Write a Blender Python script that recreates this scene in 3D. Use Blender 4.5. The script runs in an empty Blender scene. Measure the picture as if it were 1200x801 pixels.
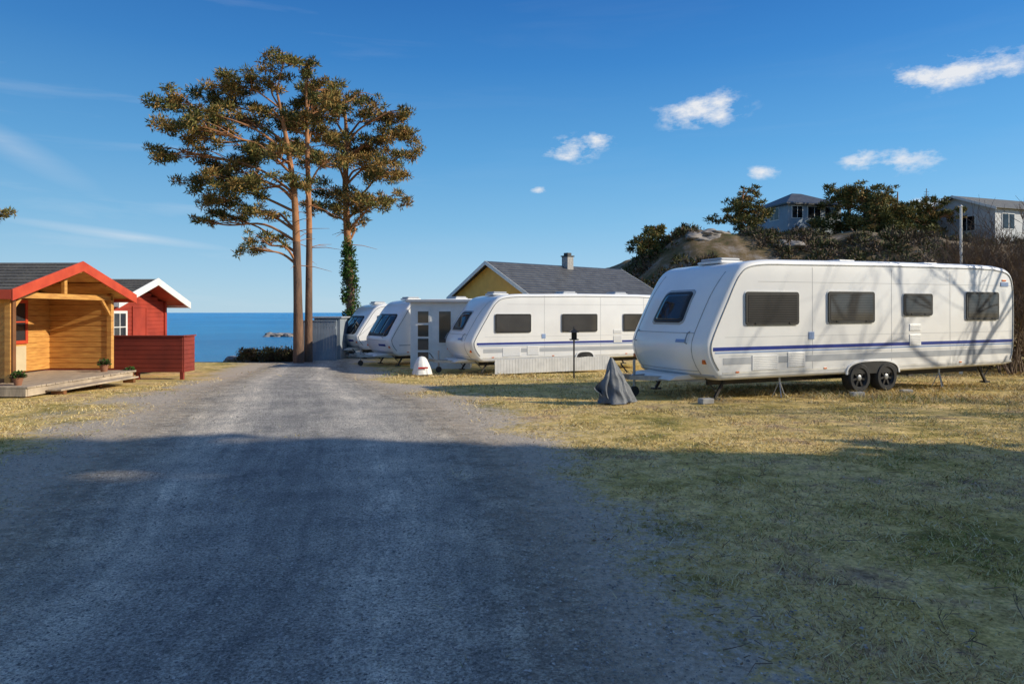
import bpy, math, random
import numpy as np
from mathutils import Vector, Matrix, noise as mnoise
random.seed(7); rng=np.random.default_rng(11)
scene=bpy.context.scene
COL=scene.collection
# ------------------------------------------------------------------ materials
def nodes_of(m):
    m.use_nodes=True; nt=m.node_tree; nt.nodes.clear(); return nt,nt.nodes,nt.links
def M(name,c1,c2=None,scale=4,rough=.7,bump=0,bscale=None,metal=0,stretch=(1,1,1),detail=5,lo=.35,hi=.65,coat=0,spec=.5,c3=None,s3=40):
    m=bpy.data.materials.new(name); nt,N,L=nodes_of(m)
    out=N.new('ShaderNodeOutputMaterial'); b=N.new('ShaderNodeBsdfPrincipled'); L.new(b.outputs[0],out.inputs[0])
    b.inputs['Roughness'].default_value=rough; b.inputs['Metallic'].default_value=metal
    b.inputs['Specular IOR Level'].default_value=spec; b.inputs['Coat Weight'].default_value=coat
    tc=N.new('ShaderNodeTexCoord'); mp=N.new('ShaderNodeMapping'); mp.inputs['Scale'].default_value=stretch
    L.new(tc.outputs['Object'],mp.inputs[0])
    if c2 is None: c2=tuple(x*.85 for x in c1)
    n=N.new('ShaderNodeTexNoise'); n.inputs['Scale'].default_value=scale; n.inputs['Detail'].default_value=detail
    L.new(mp.outputs[0],n.inputs['Vector'])
    r=N.new('ShaderNodeValToRGB'); r.color_ramp.elements[0].position=lo; r.color_ramp.elements[1].position=hi
    r.color_ramp.elements[0].color=(*c1,1); r.color_ramp.elements[1].color=(*c2,1)
    L.new(n.outputs[0],r.inputs[0]); col=r.outputs[0]
    if c3:
        n3=N.new('ShaderNodeTexNoise'); n3.inputs['Scale'].default_value=s3; n3.inputs['Detail'].default_value=3
        L.new(mp.outputs[0],n3.inputs['Vector'])
        r3=N.new('ShaderNodeValToRGB'); r3.color_ramp.elements[0].position=.5; r3.color_ramp.elements[1].position=.7
        L.new(n3.outputs[0],r3.inputs[0])
        mx=N.new('ShaderNodeMixRGB'); L.new(r3.outputs[0],mx.inputs[0]); L.new(col,mx.inputs[1]); mx.inputs[2].default_value=(*c3,1); col=mx.outputs[0]
    L.new(col,b.inputs['Base Color'])
    if bump:
        nb=N.new('ShaderNodeTexNoise'); nb.inputs['Scale'].default_value=bscale or scale*6; nb.inputs['Detail'].default_value=4
        L.new(mp.outputs[0],nb.inputs['Vector'])
        bp=N.new('ShaderNodeBump'); bp.inputs['Strength'].default_value=bump; bp.inputs['Distance'].default_value=.02
        L.new(nb.outputs[0],bp.inputs['Height']); L.new(bp.outputs[0],b.inputs['Normal'])
    return m
white=M('caravan_white_paint',(.87,.87,.865),(.80,.80,.80),1.2,.3,.06,60,coat=.35)
greypaint=M('caravan_grey_band',(.42,.44,.47),(.37,.39,.42),2,.4)
blue=M('caravan_blue_stripe',(.012,.03,.22),(.015,.04,.27),3,.35)
lblue=M('caravan_light_blue',(.22,.32,.55),(.26,.36,.58),3,.4)
blackp=M('black_plastic',(.010,.010,.012),(.018,.018,.02),5,.45)
rubber=M('tyre_rubber',(.018,.018,.019),(.03,.03,.03),20,.85,.2,80)
steel=M('galvanised_steel',(.38,.39,.40),(.28,.29,.30),12,.45,metal=.7)
darksteel=M('dark_chassis',(.035,.035,.037),(.06,.055,.05),6,.6,metal=.3)
alloy=M('dark_alloy',(.06,.06,.063),(.09,.09,.095),6,.3,metal=.6)
orange=M('orange_reflector',(.7,.16,.02),None,5,.3)
redlens=M('red_reflector',(.5,.02,.02),None,5,.3)
seal=M('rubber_seal',(.12,.12,.125),None,5,.6)
seam=M('panel_seam_grey',(.45,.46,.47),None,5,.6)
dirtm=M('lower_panel_grime',(.62,.60,.55),(.74,.73,.70),3,.6)
def glassmat(name,c,slat=None,rough=.05):
    m=bpy.data.materials.new(name); nt,N,L=nodes_of(m)
    out=N.new('ShaderNodeOutputMaterial'); b=N.new('ShaderNodeBsdfPrincipled'); L.new(b.outputs[0],out.inputs[0])
    b.inputs['Roughness'].default_value=rough; b.inputs['Specular IOR Level'].default_value=.6
    tc=N.new('ShaderNodeTexCoord')
    if slat:
        w=N.new('ShaderNodeTexWave'); w.bands_direction='Z'; w.inputs['Scale'].default_value=slat; w.inputs['Distortion'].default_value=.3
        L.new(tc.outputs['Object'],w.inputs[0])
        n=N.new('ShaderNodeTexNoise'); n.inputs['Scale'].default_value=1.3; L.new(tc.outputs['Object'],n.inputs[0])
        ma=N.new('ShaderNodeMath'); ma.operation='MULTIPLY'; L.new(w.outputs[1],ma.inputs[0]); L.new(n.outputs[0],ma.inputs[1])
        r=N.new('ShaderNodeValToRGB'); r.color_ramp.elements[0].color=(*[x*.6 for x in c],1); r.color_ramp.elements[1].color=(*[min(1,x*1.9) for x in c],1)
        r.color_ramp.elements[1].position=.7
        L.new(ma.outputs[0],r.inputs[0]); L.new(r.outputs[0],b.inputs['Base Color'])
    else:
        n=N.new('ShaderNodeTexNoise'); n.inputs['Scale'].default_value=1.1; L.new(tc.outputs['Object'],n.inputs[0])
        r=N.new('ShaderNodeValToRGB'); r.color_ramp.elements[0].position=.4; r.color_ramp.elements[0].color=(*[x*.5 for x in c],1); r.color_ramp.elements[1].position=.6; r.color_ramp.elements[1].color=(*[x*1.5 for x in c],1)
        L.new(n.outputs[0],r.inputs[0]); L.new(r.outputs[0],b.inputs['Base Color'])
    return m
blind=glassmat('window_with_blind',(.058,.056,.054),9)
darkglass=glassmat('dark_window_glass',(.02,.022,.026))
wood_y=M('yellow_log_wood',(.66,.35,.09),(.48,.22,.055),3,.55,.25,40,stretch=(1,1,6))
wood_d=M('brown_trim_wood',(.22,.09,.03),(.15,.06,.02),3,.6,.2,40)
deckw=M('weathered_deck_wood',(.54,.44,.32),(.34,.27,.20),3,.8,.3,30,stretch=(6,1,1))
wood_r=M('falu_red_wood',(.40,.05,.026),(.29,.034,.018),2,.65,.2,40)
wood_r2=M('weathered_red_boards',(.27,.038,.022),(.18,.026,.016),2,.75,.3,30)
trim_r=M('red_trim_paint',(.60,.08,.03),(.48,.055,.022),3,.5)
trim_w=M('white_trim_paint',(.80,.80,.78),(.72,.72,.70),3,.45)
cream=M('cream_paint',(.62,.52,.34),(.55,.46,.3),3,.5)
shingle=M('roof_shingle',(.065,.06,.055),(.12,.11,.095),2.5,.9,.5,25,c3=(.17,.155,.12),s3=18)
tile=M('dark_roof_tile',(.05,.052,.06),(.085,.09,.10),2,.5,.2,12)
tarp=M('grey_tarpaulin',(.085,.10,.125),(.14,.155,.18),3,.55,.5,14)
concrete=M('concrete_block',(.42,.41,.39),(.3,.29,.28),8,.9,.4,40)
yhouse=M('ochre_house_paint',(.85,.48,.09),(.75,.41,.075),1.5,.6)
ghouse=M('grey_blue_house_paint',(.33,.40,.47),(.27,.33,.40),1,.6)
fencegrey=M('grey_fence_paint',(.22,.26,.30),(.29,.33,.37),2,.7)
terracotta=M('terracotta',(.30,.13,.07),None,6,.8)
rockm=M('bare_rock',(.30,.265,.24),(.15,.135,.12),1.6,.9,.9,5,c3=(.38,.35,.32),s3=5)
bark=M('pine_bark',(.24,.135,.08),(.095,.065,.05),1.5,.95,.8,9,stretch=(3,3,.7))
barkup=M('orange_pine_bark',(.46,.21,.09),(.27,.13,.06),2,.9,.6,9)
twigm=M('bare_twig_bark',(.20,.14,.10),(.12,.085,.06),3,.9)
def leaf(name,c1,c2,scale=.9): return M(name,c1,c2,scale,.75,spec=.25)
pin_d=leaf('pine_needles_dark',(.035,.05,.017),(.065,.08,.023))
pin_m=leaf('pine_needles_olive',(.13,.135,.038),(.19,.165,.047))
pin_b=leaf('pine_needles_sunlit_brown',(.38,.22,.065),(.25,.165,.05))  # orange-brown tufts, warm sunlit tone painted into the needle colour
ivym=leaf('ivy_leaves',(.025,.08,.012),(.06,.13,.022))
scr_b=leaf('scrub_brown',(.14,.095,.055),(.08,.06,.038),.3)
scr_g=leaf('scrub_green',(.055,.07,.022),(.10,.10,.038),.3)
hedge_b=leaf('hedge_brown',(.12,.08,.045),(.06,.05,.03),1)
# ------------------------------------------------------------------ builders
def empty(name,loc=(0,0,0),yaw=0,pitch=0):
    e=bpy.data.objects.new(name,None); e.empty_display_size=.3; COL.objects.link(e)
    e.location=loc; e.rotation_euler=(0,pitch,yaw); return e
class MB:
    def __init__(s): s.v=[];s.f=[];s.m=[]
    def add(s,vs,fs,mi=0):
        o=len(s.v); s.v+= [tuple(a) for a in vs]; s.f+=[tuple(o+i for i in f) for f in fs]; s.m+=[mi]*len(fs)
    def box(s,x0,x1,y0,y1,z0,z1,mi=0,R=None,c=None):
        vs=[Vector((x,y,z)) for x in(x0,x1) for y in(y0,y1) for z in(z0,z1)]
        if R is not None:
            c=Vector(c) if c else Vector(((x0+x1)/2,(y0+y1)/2,(z0+z1)/2)); vs=[c+R@(v-c) for v in vs]
        s.add(vs,[(0,1,3,2),(4,6,7,5),(0,4,5,1),(2,3,7,6),(0,2,6,4),(1,5,7,3)],mi)
    def beam(s,a,b,w,h,mi=0):
        a=Vector(a);b=Vector(b);d=(b-a); l=d.length; q=d.to_track_quat('X','Z').to_matrix()
        vs=[a+q@Vector((x,y,z)) for x in(0,l) for y in(-w/2,w/2) for z in(-h/2,h/2)]
        s.add(vs,[(0,1,3,2),(4,6,7,5),(0,4,5,1),(2,3,7,6),(0,2,6,4),(1,5,7,3)],mi)
    def tube(s,pts,rad,n=8,mi=0,cap=True):
        pts=[Vector(p) for p in pts]; vs=[];fs=[]
        if not hasattr(rad,'__len__'): rad=[rad]*len(pts)
        for i,p in enumerate(pts):
            d=(pts[min(i+1,len(pts)-1)]-pts[max(i-1,0)]); 
            if d.length<1e-6: d=Vector((0,0,1))
            d.normalize(); a=Vector((0,1,0)) if abs(d.y)<.9 else Vector((1,0,0))
            u=d.cross(a).normalized(); w=d.cross(u)
            for k in range(n):
                t=2*math.pi*k/n; vs.append(p+(u*math.cos(t)+w*math.sin(t))*rad[i])
        for i in range(len(pts)-1):
            for k in range(n):
                a=i*n+k;b=i*n+(k+1)%n; fs.append((a,b,b+n,a+n))
        if cap: fs.append(tuple(range(n))[::-1]); fs.append(tuple(range((len(pts)-1)*n,len(pts)*n)))
        s.add(vs,fs,mi)
    def prism(s,poly,axis,a,b,mi=0):
        n=len(poly)
        def P(p,t):
            return (t,p[0],p[1]) if axis=='x' else ((p[0],t,p[1]) if axis=='y' else (p[0],p[1],t))
        vs=[P(p,a) for p in poly]+[P(p,b) for p in poly]
        fs=[tuple(range(n))[::-1],tuple(range(n,2*n))]+[(i,(i+1)%n,n+(i+1)%n,n+i) for i in range(n)]
        s.add(vs,fs,mi)
    def build(s,name,mats,parent=None,smooth=False,bevel=0,loc=None,angle=None):
        me=bpy.data.meshes.new(name); me.from_pydata(s.v,[],s.f)
        for m in (mats if isinstance(mats,(list,tuple)) else [mats]): me.materials.append(m)
        me.polygons.foreach_set('material_index',s.m)
        import bmesh
        bm=bmesh.new(); bm.from_mesh(me); bmesh.ops.recalc_face_normals(bm,faces=bm.faces); bm.to_mesh(me); bm.free()
        if smooth:
            me.polygons.foreach_set('use_smooth',[True]*len(me.polygons))
            try: me.set_sharp_from_angle(angle=math.radians(angle or 40))
            except Exception: pass
        me.update()
        o=bpy.data.objects.new(name,me); COL.objects.link(o)
        if parent: o.parent=parent
        if loc: o.location=loc
        if bevel:
            b=o.modifiers.new('bevel','BEVEL'); b.width=bevel; b.segments=2; b.limit_method='ANGLE'
        return o
def npmesh(name,V,F,mats,mi=None,parent=None,loc=None,smooth=False,attr=None):
    V=np.asarray(V,dtype=np.float32);F=np.asarray(F,dtype=np.int32); k=F.shape[1]
    me=bpy.data.meshes.new(name); me.vertices.add(len(V)); me.vertices.foreach_set('co',V.ravel())
    me.loops.add(F.size); me.loops.foreach_set('vertex_index',F.ravel())
    me.polygons.add(len(F)); me.polygons.foreach_set('loop_start',np.arange(0,F.size,k,dtype=np.int32))
    me.polygons.foreach_set('loop_total',np.full(len(F),k,dtype=np.int32))
    for m in mats: me.materials.append(m)
    if mi is not None: me.polygons.foreach_set('material_index',np.asarray(mi,dtype=np.int32))
    if smooth: me.polygons.foreach_set('use_smooth',np.ones(len(F),dtype=bool))
    me.update(calc_edges=True)
    if attr:
        for an,av in attr.items():
            a=me.attributes.new(an,'FLOAT','POINT'); a.data.foreach_set('value',np.asarray(av,dtype=np.float32))
    o=bpy.data.objects.new(name,me); COL.objects.link(o)
    if parent: o.parent=parent
    if loc: o.location=loc
    return o
def sst(a,b,x):
    t=np.clip((np.asarray(x,dtype=float)-a)/(b-a),0,1); return t*t*(3-2*t)
def vnoise(x,y,seed=0):
    xi=np.floor(x).astype(int); yi=np.floor(y).astype(int); xf=x-xi; yf=y-yi
    def h(a,b):
        n=(a*374761393+b*668265263+seed*1442695)&0x7fffffff
        n=((n^(n>>13))*1274126177)&0x7fffffff
        return ((n^(n>>16))&0xffff)/65535.
    u=xf*xf*(3-2*xf); v=yf*yf*(3-2*yf)
    return (h(xi,yi)*(1-u)+h(xi+1,yi)*u)*(1-v)+(h(xi,yi+1)*(1-u)+h(xi+1,yi+1)*u)*v
def fbm(x,y,seed=0,o=4):
    s=0;a=.5
    for i in range(o): s=s+a*vnoise(x*2**i,y*2**i,seed+i); a*=.5
    return s/(1-.5**o)
# ------------------------------------------------------------------ terrain
RY=[-40,-10,0,3.1,5,8.3,11.9,16,21.3,27,31]
RL=[-3.4,-3.4,-3.4,-3.5,-3.8,-4.9,-5.9,-7.1,-8.5,-9.6,-10.2]
RR=[1.2,1.0,.8,.5,.35,-.2,-1.3,-3.0,-5.0,-6.6,-7.4]
def road_l(y): return np.interp(y,RY,RL)
def road_r(y): return np.interp(y,RY,RR)
def height(x,y):
    x=np.asarray(x,dtype=float);y=np.asarray(y,dtype=float)
    z=-.38*sst(13,24,y)
    shift=55*sst(-10.5,-2,x)+600*sst(2,30,x)
    z=z-2.6*sst(28.5,40,y-shift)
    hill=9.3*sst(4,17,x)*sst(46,63,y)*(1-.2*sst(30,60,x))
    hill=hill*(.9+.2*fbm(x*.12,y*.12,3))*(1-sst(150,300,y))
    hill=hill+sst(.5,3,hill)*1.1*(fbm(x*.35,y*.35,8)-.5)
    z=z+hill
    near=np.clip(1-np.abs(y)/60,0,1)
    z=z+near*(.07*(fbm(x*.5,y*.5,9)-.5))
    return z
def axis(lo,hi,step,far,g=1.18):
    a=list(np.arange(lo,hi+1e-6,step)); s=step;p=hi
    up=[]
    while p<far: s*=g;p+=s;up.append(p)
    s=step;p=lo;dn=[]
    while p>-far: s*=g;p-=s;dn.append(p)
    return np.array(dn[::-1]+a+up)
xs=axis(-18,30,.25,4000,1.07); ys=axis(-2,34,.25,4000,1.05)
X,Y=np.meshgrid(xs,ys); Z=height(X,Y)
nx,ny=len(xs),len(ys)
V=np.stack([X.ravel(),Y.ravel(),Z.ravel()],1)
idx=np.arange(nx*ny).reshape(ny,nx)
F=np.stack([idx[:-1,:-1].ravel(),idx[:-1,1:].ravel(),idx[1:,1:].ravel(),idx[1:,:-1].ravel()],1)
def dirt_amount(x,y):
    dl=road_l(y)-x; dr=x-road_r(y)
    d=np.maximum(dl,dr)
    nz=fbm(x*.9,y*.9,5)
    wl=np.where(dl>dr,2.4,1.9)
    return 1-sst(-.3,wl,d+(nz-.5)*2.4)
dirt=dirt_amount(X,Y).ravel()
hillA=(sst(.3,2.5,Z)*sst(40,48,Y)).ravel()
shore=(1-sst(-1.3,-.6,Z)).ravel()
gm=bpy.data.materials.new('dry_grass_ground'); nt,N,L=nodes_of(gm)
out=N.new('ShaderNodeOutputMaterial'); b=N.new('ShaderNodeBsdfPrincipled'); L.new(b.outputs[0],out.inputs[0]); b.inputs['Roughness'].default_value=.95; b.inputs['Specular IOR Level'].default_value=.15
tc=N.new('ShaderNodeTexCoord')
def noise_n(scale,detail=5,rough=.6):
    n=N.new('ShaderNodeTexNoise'); n.inputs['Scale'].default_value=scale; n.inputs['Detail'].default_value=detail; n.inputs['Roughness'].default_value=rough; L.new(tc.outputs['Object'],n.inputs['Vector']); return n.outputs[0]
def ramp(src,stops):
    r=N.new('ShaderNodeValToRGB'); cr=r.color_ramp
    while len(cr.elements)<len(stops): cr.elements.new(.5)
    for e,(p,c) in zip(cr.elements,stops): e.position=p; e.color=(*c,1)
    L.new(src,r.inputs[0]); return r.outputs[0]
def mix(f,a,bb,mode='MIX'):
    m=N.new('ShaderNodeMixRGB'); m.blend_type=mode
    for i,s in enumerate((f,a,bb)):
        if isinstance(s,(int,float)): m.inputs[i].default_value=s
        elif isinstance(s,tuple): m.inputs[i].default_value=(*s,1)
        else: L.new(s,m.inputs[i])
    return m.outputs[0]
big=ramp(noise_n(.7,7,.75),[(.36,(.27,.25,.07)),(.45,(.58,.45,.16)),(.54,(.80,.62,.28)),(.60,(.56,.40,.23)),(.66,(.40,.30,.21))])
fine=ramp(noise_n(38,4,.7),[(.3,(.48,.45,.39)),(.6,(1.25,1.2,1.12))])
gcol=mix(.9,big,fine,'MULTIPLY')
med=ramp(noise_n(4.5,7,.75),[(.38,(.52,.50,.46)),(.58,(1.15,1.12,1.05))])
gcol=mix(.85,gcol,med,'MULTIPLY')
da=N.new('ShaderNodeAttribute'); da.attribute_name='dirt'
dn=ramp(noise_n(9,6,.8),[(.35,(.0,.0,.0)),(.65,(1,1,1))])
ma=N.new('ShaderNodeMath'); ma.operation='MULTIPLY_ADD'; ma.inputs[1].default_value=.8; L.new(dn,ma.inputs[0]); L.new(da.outputs['Fac'],ma.inputs[2])
mr=N.new('ShaderNodeMapRange'); mr.inputs[1].default_value=.55; mr.inputs[2].default_value=1.05; L.new(ma.outputs[0],mr.inputs[0])
dcol=ramp(noise_n(26,6,.8),[(.3,(.25,.205,.16)),(.52,(.52,.44,.35)),(.68,(.70,.61,.51))])
gcol=mix(mr.outputs[0],gcol,dcol)
ha=N.new('ShaderNodeAttribute'); ha.attribute_name='hill'
hcol=ramp(noise_n(.45,7,.75),[(.36,(.07,.07,.028)),(.5,(.17,.12,.065)),(.59,(.25,.20,.15)),(.72,(.42,.38,.34))])
gcol=mix(ha.outputs['Fac'],gcol,hcol)
sa=N.new('ShaderNodeAttribute'); sa.attribute_name='shore'
gcol=mix(sa.outputs['Fac'],gcol,(.16,.14,.12))
L.new(gcol,b.inputs['Base Color'])
bp=N.new('ShaderNodeBump'); bp.inputs['Strength'].default_value=.7; bp.inputs['Distance'].default_value=.03
L.new(noise_n(20,6,.75),bp.inputs['Height']); L.new(bp.outputs[0],b.inputs['Normal'])
ground=npmesh('ground',V,F,[gm],smooth=True,attr={'dirt':dirt,'hill':hillA,'shore':shore})

# gravel road sheet just above the ground, ragged soft edge
rys=np.concatenate([np.linspace(-40,-2,40)[:-1],np.arange(-2,30.2,.25)]); U=np.linspace(-.18,1.18,40)
RV=[];ru=[]
for y in rys:
    l,r=road_l(y),road_r(y)
    for u in U:
        RV.append((l+(r-l)*u,y,0)); ru.append(u)
RV=np.array(RV); RV[:,2]=height(RV[:,0],RV[:,1])+.014
ri=np.arange(len(RV)).reshape(len(rys),len(U))
RF=np.stack([ri[:-1,:-1].ravel(),ri[:-1,1:].ravel(),ri[1:,1:].ravel(),ri[1:,:-1].ravel()],1)
rm=bpy.data.materials.new('gravel'); nt,N,L=nodes_of(rm)
out=N.new('ShaderNodeOutputMaterial'); b=N.new('ShaderNodeBsdfPrincipled'); b.inputs['Roughness'].default_value=.9; b.inputs['Specular IOR Level'].default_value=.2
tc=N.new('ShaderNodeTexCoord')
ua=N.new('ShaderNodeAttribute'); ua.attribute_name='u'
base=ramp(noise_n(60,4,.8),[(.30,(.12,.115,.108)),(.48,(.35,.335,.31)),(.66,(.66,.63,.58))])
vor=N.new('ShaderNodeTexVoronoi'); vor.inputs['Scale'].default_value=55; L.new(tc.outputs['Object'],vor.inputs['Vector'])
hs=N.new('ShaderNodeHueSaturation'); hs.inputs['Saturation'].default_value=0; L.new(vor.outputs['Color'],hs.inputs['Color'])
base=mix(.4,base,hs.outputs[0],'OVERLAY')
patch=ramp(noise_n(1.3,7,.75),[(.35,(.68,.685,.70)),(.65,(1.28,1.22,1.15))])
base=mix(1,base,patch,'MULTIPLY')
wv=N.new('ShaderNodeTexNoise'); wv.inputs['Scale'].default_value=.35; L.new(tc.outputs['Object'],wv.inputs['Vector'])
uw=N.new('ShaderNodeMath'); uw.operation='MULTIPLY_ADD'; L.new(wv.outputs[0],uw.inputs[0]); uw.inputs[1].default_value=.16; L.new(ua.outputs['Fac'],uw.inputs[2])
us=N.new('ShaderNodeMath'); us.operation='SUBTRACT'; L.new(uw.outputs[0],us.inputs[0]); us.inputs[1].default_value=.08
tracks=ramp(us.outputs[0],[(.0,(1.3,1.18,1.0)),(.16,(1.0,.95,.88)),(.26,(1.3,1.26,1.2)),(.38,(.76,.77,.79)),(.55,(.70,.71,.73)),(.70,(1.25,1.22,1.18)),(.84,(.88,.86,.83)),(1,(1.2,1.1,.95))])
base=mix(.85,base,tracks,'MULTIPLY')
stm=N.new('ShaderNodeCombineXYZ'); sx_=N.new('ShaderNodeSeparateXYZ'); L.new(tc.outputs['Object'],sx_.inputs[0])
mu=N.new('ShaderNodeMath'); mu.operation='MULTIPLY'; L.new(us.outputs[0],mu.inputs[0]); mu.inputs[1].default_value=34
mv=N.new('ShaderNodeMath'); mv.operation='MULTIPLY'; L.new(sx_.outputs[1],mv.inputs[0]); mv.inputs[1].default_value=.5
L.new(mu.outputs[0],stm.inputs[0]); L.new(mv.outputs[0],stm.inputs[1])
sn=N.new('ShaderNodeTexNoise'); sn.inputs['Scale'].default_value=1; sn.inputs['Detail'].default_value=4; L.new(stm.outputs[0],sn.inputs['Vector'])
streakc=ramp(sn.outputs[0],[(.36,(.84,.84,.85)),(.64,(1.13,1.12,1.10))])
base=mix(.9,base,streakc,'MULTIPLY')
L.new(base,b.inputs['Base Color'])
bp=N.new('ShaderNodeBump'); bp.inputs['Strength'].default_value=.9; bp.inputs['Distance'].default_value=.018
hm=N.new('ShaderNodeMath'); hm.operation='ADD'; L.new(noise_n(45,5,.8),hm.inputs[0]); L.new(vor.outputs['Distance'],hm.inputs[1])
L.new(hm.outputs[0],bp.inputs['Height']); L.new(bp.outputs[0],b.inputs['Normal'])
m1=N.new('ShaderNodeMath'); m1.operation='SUBTRACT'; L.new(ua.outputs['Fac'],m1.inputs[0]); m1.inputs[1].default_value=.5
m2=N.new('ShaderNodeMath'); m2.operation='ABSOLUTE'; L.new(m1.outputs[0],m2.inputs[0])
m3=N.new('ShaderNodeMath'); m3.operation='MULTIPLY_ADD'; L.new(noise_n(4,8,.85),m3.inputs[0]); m3.inputs[1].default_value=.7; L.new(m2.outputs[0],m3.inputs[2])
m4=N.new('ShaderNodeMapRange'); m4.inputs[1].default_value=.72; m4.inputs[2].default_value=.92; m4.inputs[3].default_value=1; m4.inputs[4].default_value=0; L.new(m3.outputs[0],m4.inputs[0])
L.new(m4.outputs[0],b.inputs['Alpha']); L.new(b.outputs[0],out.inputs[0])
npmesh('gravel_road',RV,RF,[rm],smooth=True,attr={'u':ru})

def blobs_mesh(P,S,mats,mi,name,squash=.6):
    o=np.array([[1,0,0],[0,1,0],[-1,0,0],[0,-1,0],[0,0,1],[0,0,-1]],float)
    f=np.array([[0,1,4],[1,2,4],[2,3,4],[3,0,4]])
    n=len(P); th=rng.uniform(0,6.28,n); c,s=np.cos(th),np.sin(th)
    sc=S[:,None]*rng.uniform(.6,1.3,(n,3)); sc[:,2]*=squash
    A=o[None]*sc[:,None]*(1+rng.uniform(-.25,.25,(n,6,1)))
    A=np.stack([A[...,0]*c[:,None]-A[...,1]*s[:,None],A[...,0]*s[:,None]+A[...,1]*c[:,None],A[...,2]],-1)+P[:,None]
    FF=(f[None]+(np.arange(n)*6)[:,None,None]).reshape(-1,3)
    return npmesh(name,A.reshape(-1,3),FF,mats,np.repeat(mi,4))
n=70000; yy=2.4+rng.random(n)**1.7*15; xx=rng.uniform(-.85,.85,n)*yy-0.3
pd=dirt_amount(xx,yy); keep=(rng.random(n)<pd*.95+.03); xx=xx[keep];yy=yy[keep]
S=.003+.008*rng.random(len(xx))**4+.0004*yy
P=np.stack([xx,yy,height(xx,yy)+.014],1)
st1=M('stone_grey',(.33,.32,.31),(.21,.205,.20),9,.85); st2=M('stone_light',(.60,.57,.53),(.46,.44,.41),9,.85); st3=M('stone_dark',(.12,.12,.12),(.18,.17,.16),9,.85)
blobs_mesh(P,S,[st1,st2,st3],rng.choice(3,len(xx),p=[.55,.15,.3]),'gravel_stones')

gs1=M('grass_straw',(.74,.57,.25),(.62,.46,.18),2,.8,spec=.2); gs2=M('grass_green',(.21,.24,.06),(.30,.30,.08),2,.8,spec=.2); gs3=M('grass_pale',(.80,.68,.40),(.68,.56,.31),2,.8,spec=.2); gs4=M('grass_brown',(.32,.22,.12),(.23,.16,.09),2,.8,spec=.2)
def grass(n,ymin,ymax,pw,hmul,name,wmul=1):
    yy=ymin+rng.random(n)**pw*(ymax-ymin); xx=rng.uniform(-.95,.95,n)*(yy+1)
    pd=dirt_amount(xx,yy)+(fbm(xx*1.3,yy*1.3,21)-.5)*.9+.10
    k=(pd<.35)|((pd<.85)&(rng.random(n)<.22))|(rng.random(n)<.01)
    bald=fbm(xx*1.1,yy*1.1,61,5)>.54
    k&=~(bald&(rng.random(n)<.85))
    k&=~((xx<-9.3)&(yy>13.3)&(yy<26))
    xx=xx[k];yy=yy[k];n=len(xx)
    g=fbm(xx*.55,yy*.55,40); h=(.008+.030*rng.random(n)**2)*(.4+1.4*fbm(xx*1.2,yy*1.2,33))*hmul
    tuss=fbm(xx*3.1,yy*3.1,91)>.64; h=np.where(tuss,h*1.8,h)
    under=(yy>12.7)&(yy<17)&(xx>3)|(yy>21.3); h=np.where(under,h*2.1+.02,h)
    w=(.0022+.00042*yy)*wmul; th=rng.uniform(0,6.28,n); ln=rng.uniform(.5,2.2,n)*h; ta=rng.uniform(0,6.28,n)
    z=height(xx,yy)
    a=np.stack([xx-np.cos(th)*w,yy-np.sin(th)*w,z],1); c=np.stack([xx+np.cos(th)*w,yy+np.sin(th)*w,z],1)
    t=np.stack([xx+np.cos(ta)*ln,yy+np.sin(ta)*ln,z+h],1)
    V=np.stack([a,c,t],1).reshape(-1,3); F=np.arange(3*n).reshape(-1,3)
    r=rng.random(n); gr=r<np.clip((.50-g)*2.4,.02,.55)
    mi=np.where(gr,1,rng.choice([0,2,3],n,p=[.52,.24,.24]))
    return npmesh(name,V,F,[gs1,gs2,gs3,gs4],mi)
grass(330000,2.3,24,1.5,1.0,'grass')
n=2600; yy=2.6+rng.random(n)*13; xx=rng.uniform(-.9,.85,n)*yy; k=(dirt_amount(xx,yy)<.8); xx=xx[k];yy=yy[k]; n=len(xx)
s=rng.uniform(.006,.022,n); th=rng.uniform(0,6.28,n); z=height(xx,yy)+.02
dx,dy=np.cos(th)*s,np.sin(th)*s; tl=rng.uniform(-.008,.012,n)
V=np.stack([np.stack([xx-dx,yy-dy,z],1),np.stack([xx-dy*.5,yy+dx*.5,z+tl],1),np.stack([xx+dx,yy+dy,z+.003],1),np.stack([xx+dy*.5,yy-dx*.5,z-tl*.3],1)],1).reshape(-1,3)
npmesh('fallen_leaves',V,np.arange(4*n).reshape(-1,4),[M('dead_leaf_pale',(.6,.52,.4),(.4,.3,.2),3,.8),M('dead_leaf_brown',(.2,.12,.06),(.14,.09,.05),3,.8)],rng.choice(2,n,p=[.35,.65]))
mb=MB()
for k in range(110):
    y=random.uniform(2.8,9); x=random.uniform(.0,.85)*y
    if dirt_amount(np.array(x),np.array(y))>.7: continue
    a=random.uniform(0,6.28); l=random.uniform(.05,.22); z=float(height(x,y))+.015
    mb.tube([(x,y,z),(x+math.cos(a)*l*.5,y+math.sin(a)*l*.5,z+random.uniform(0,.02)),(x+math.cos(a+.3)*l,y+math.sin(a+.3)*l,z)],[.003,.0025,.001],4,0,cap=False)
mb.build('fallen_twigs',[twigm])

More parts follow.
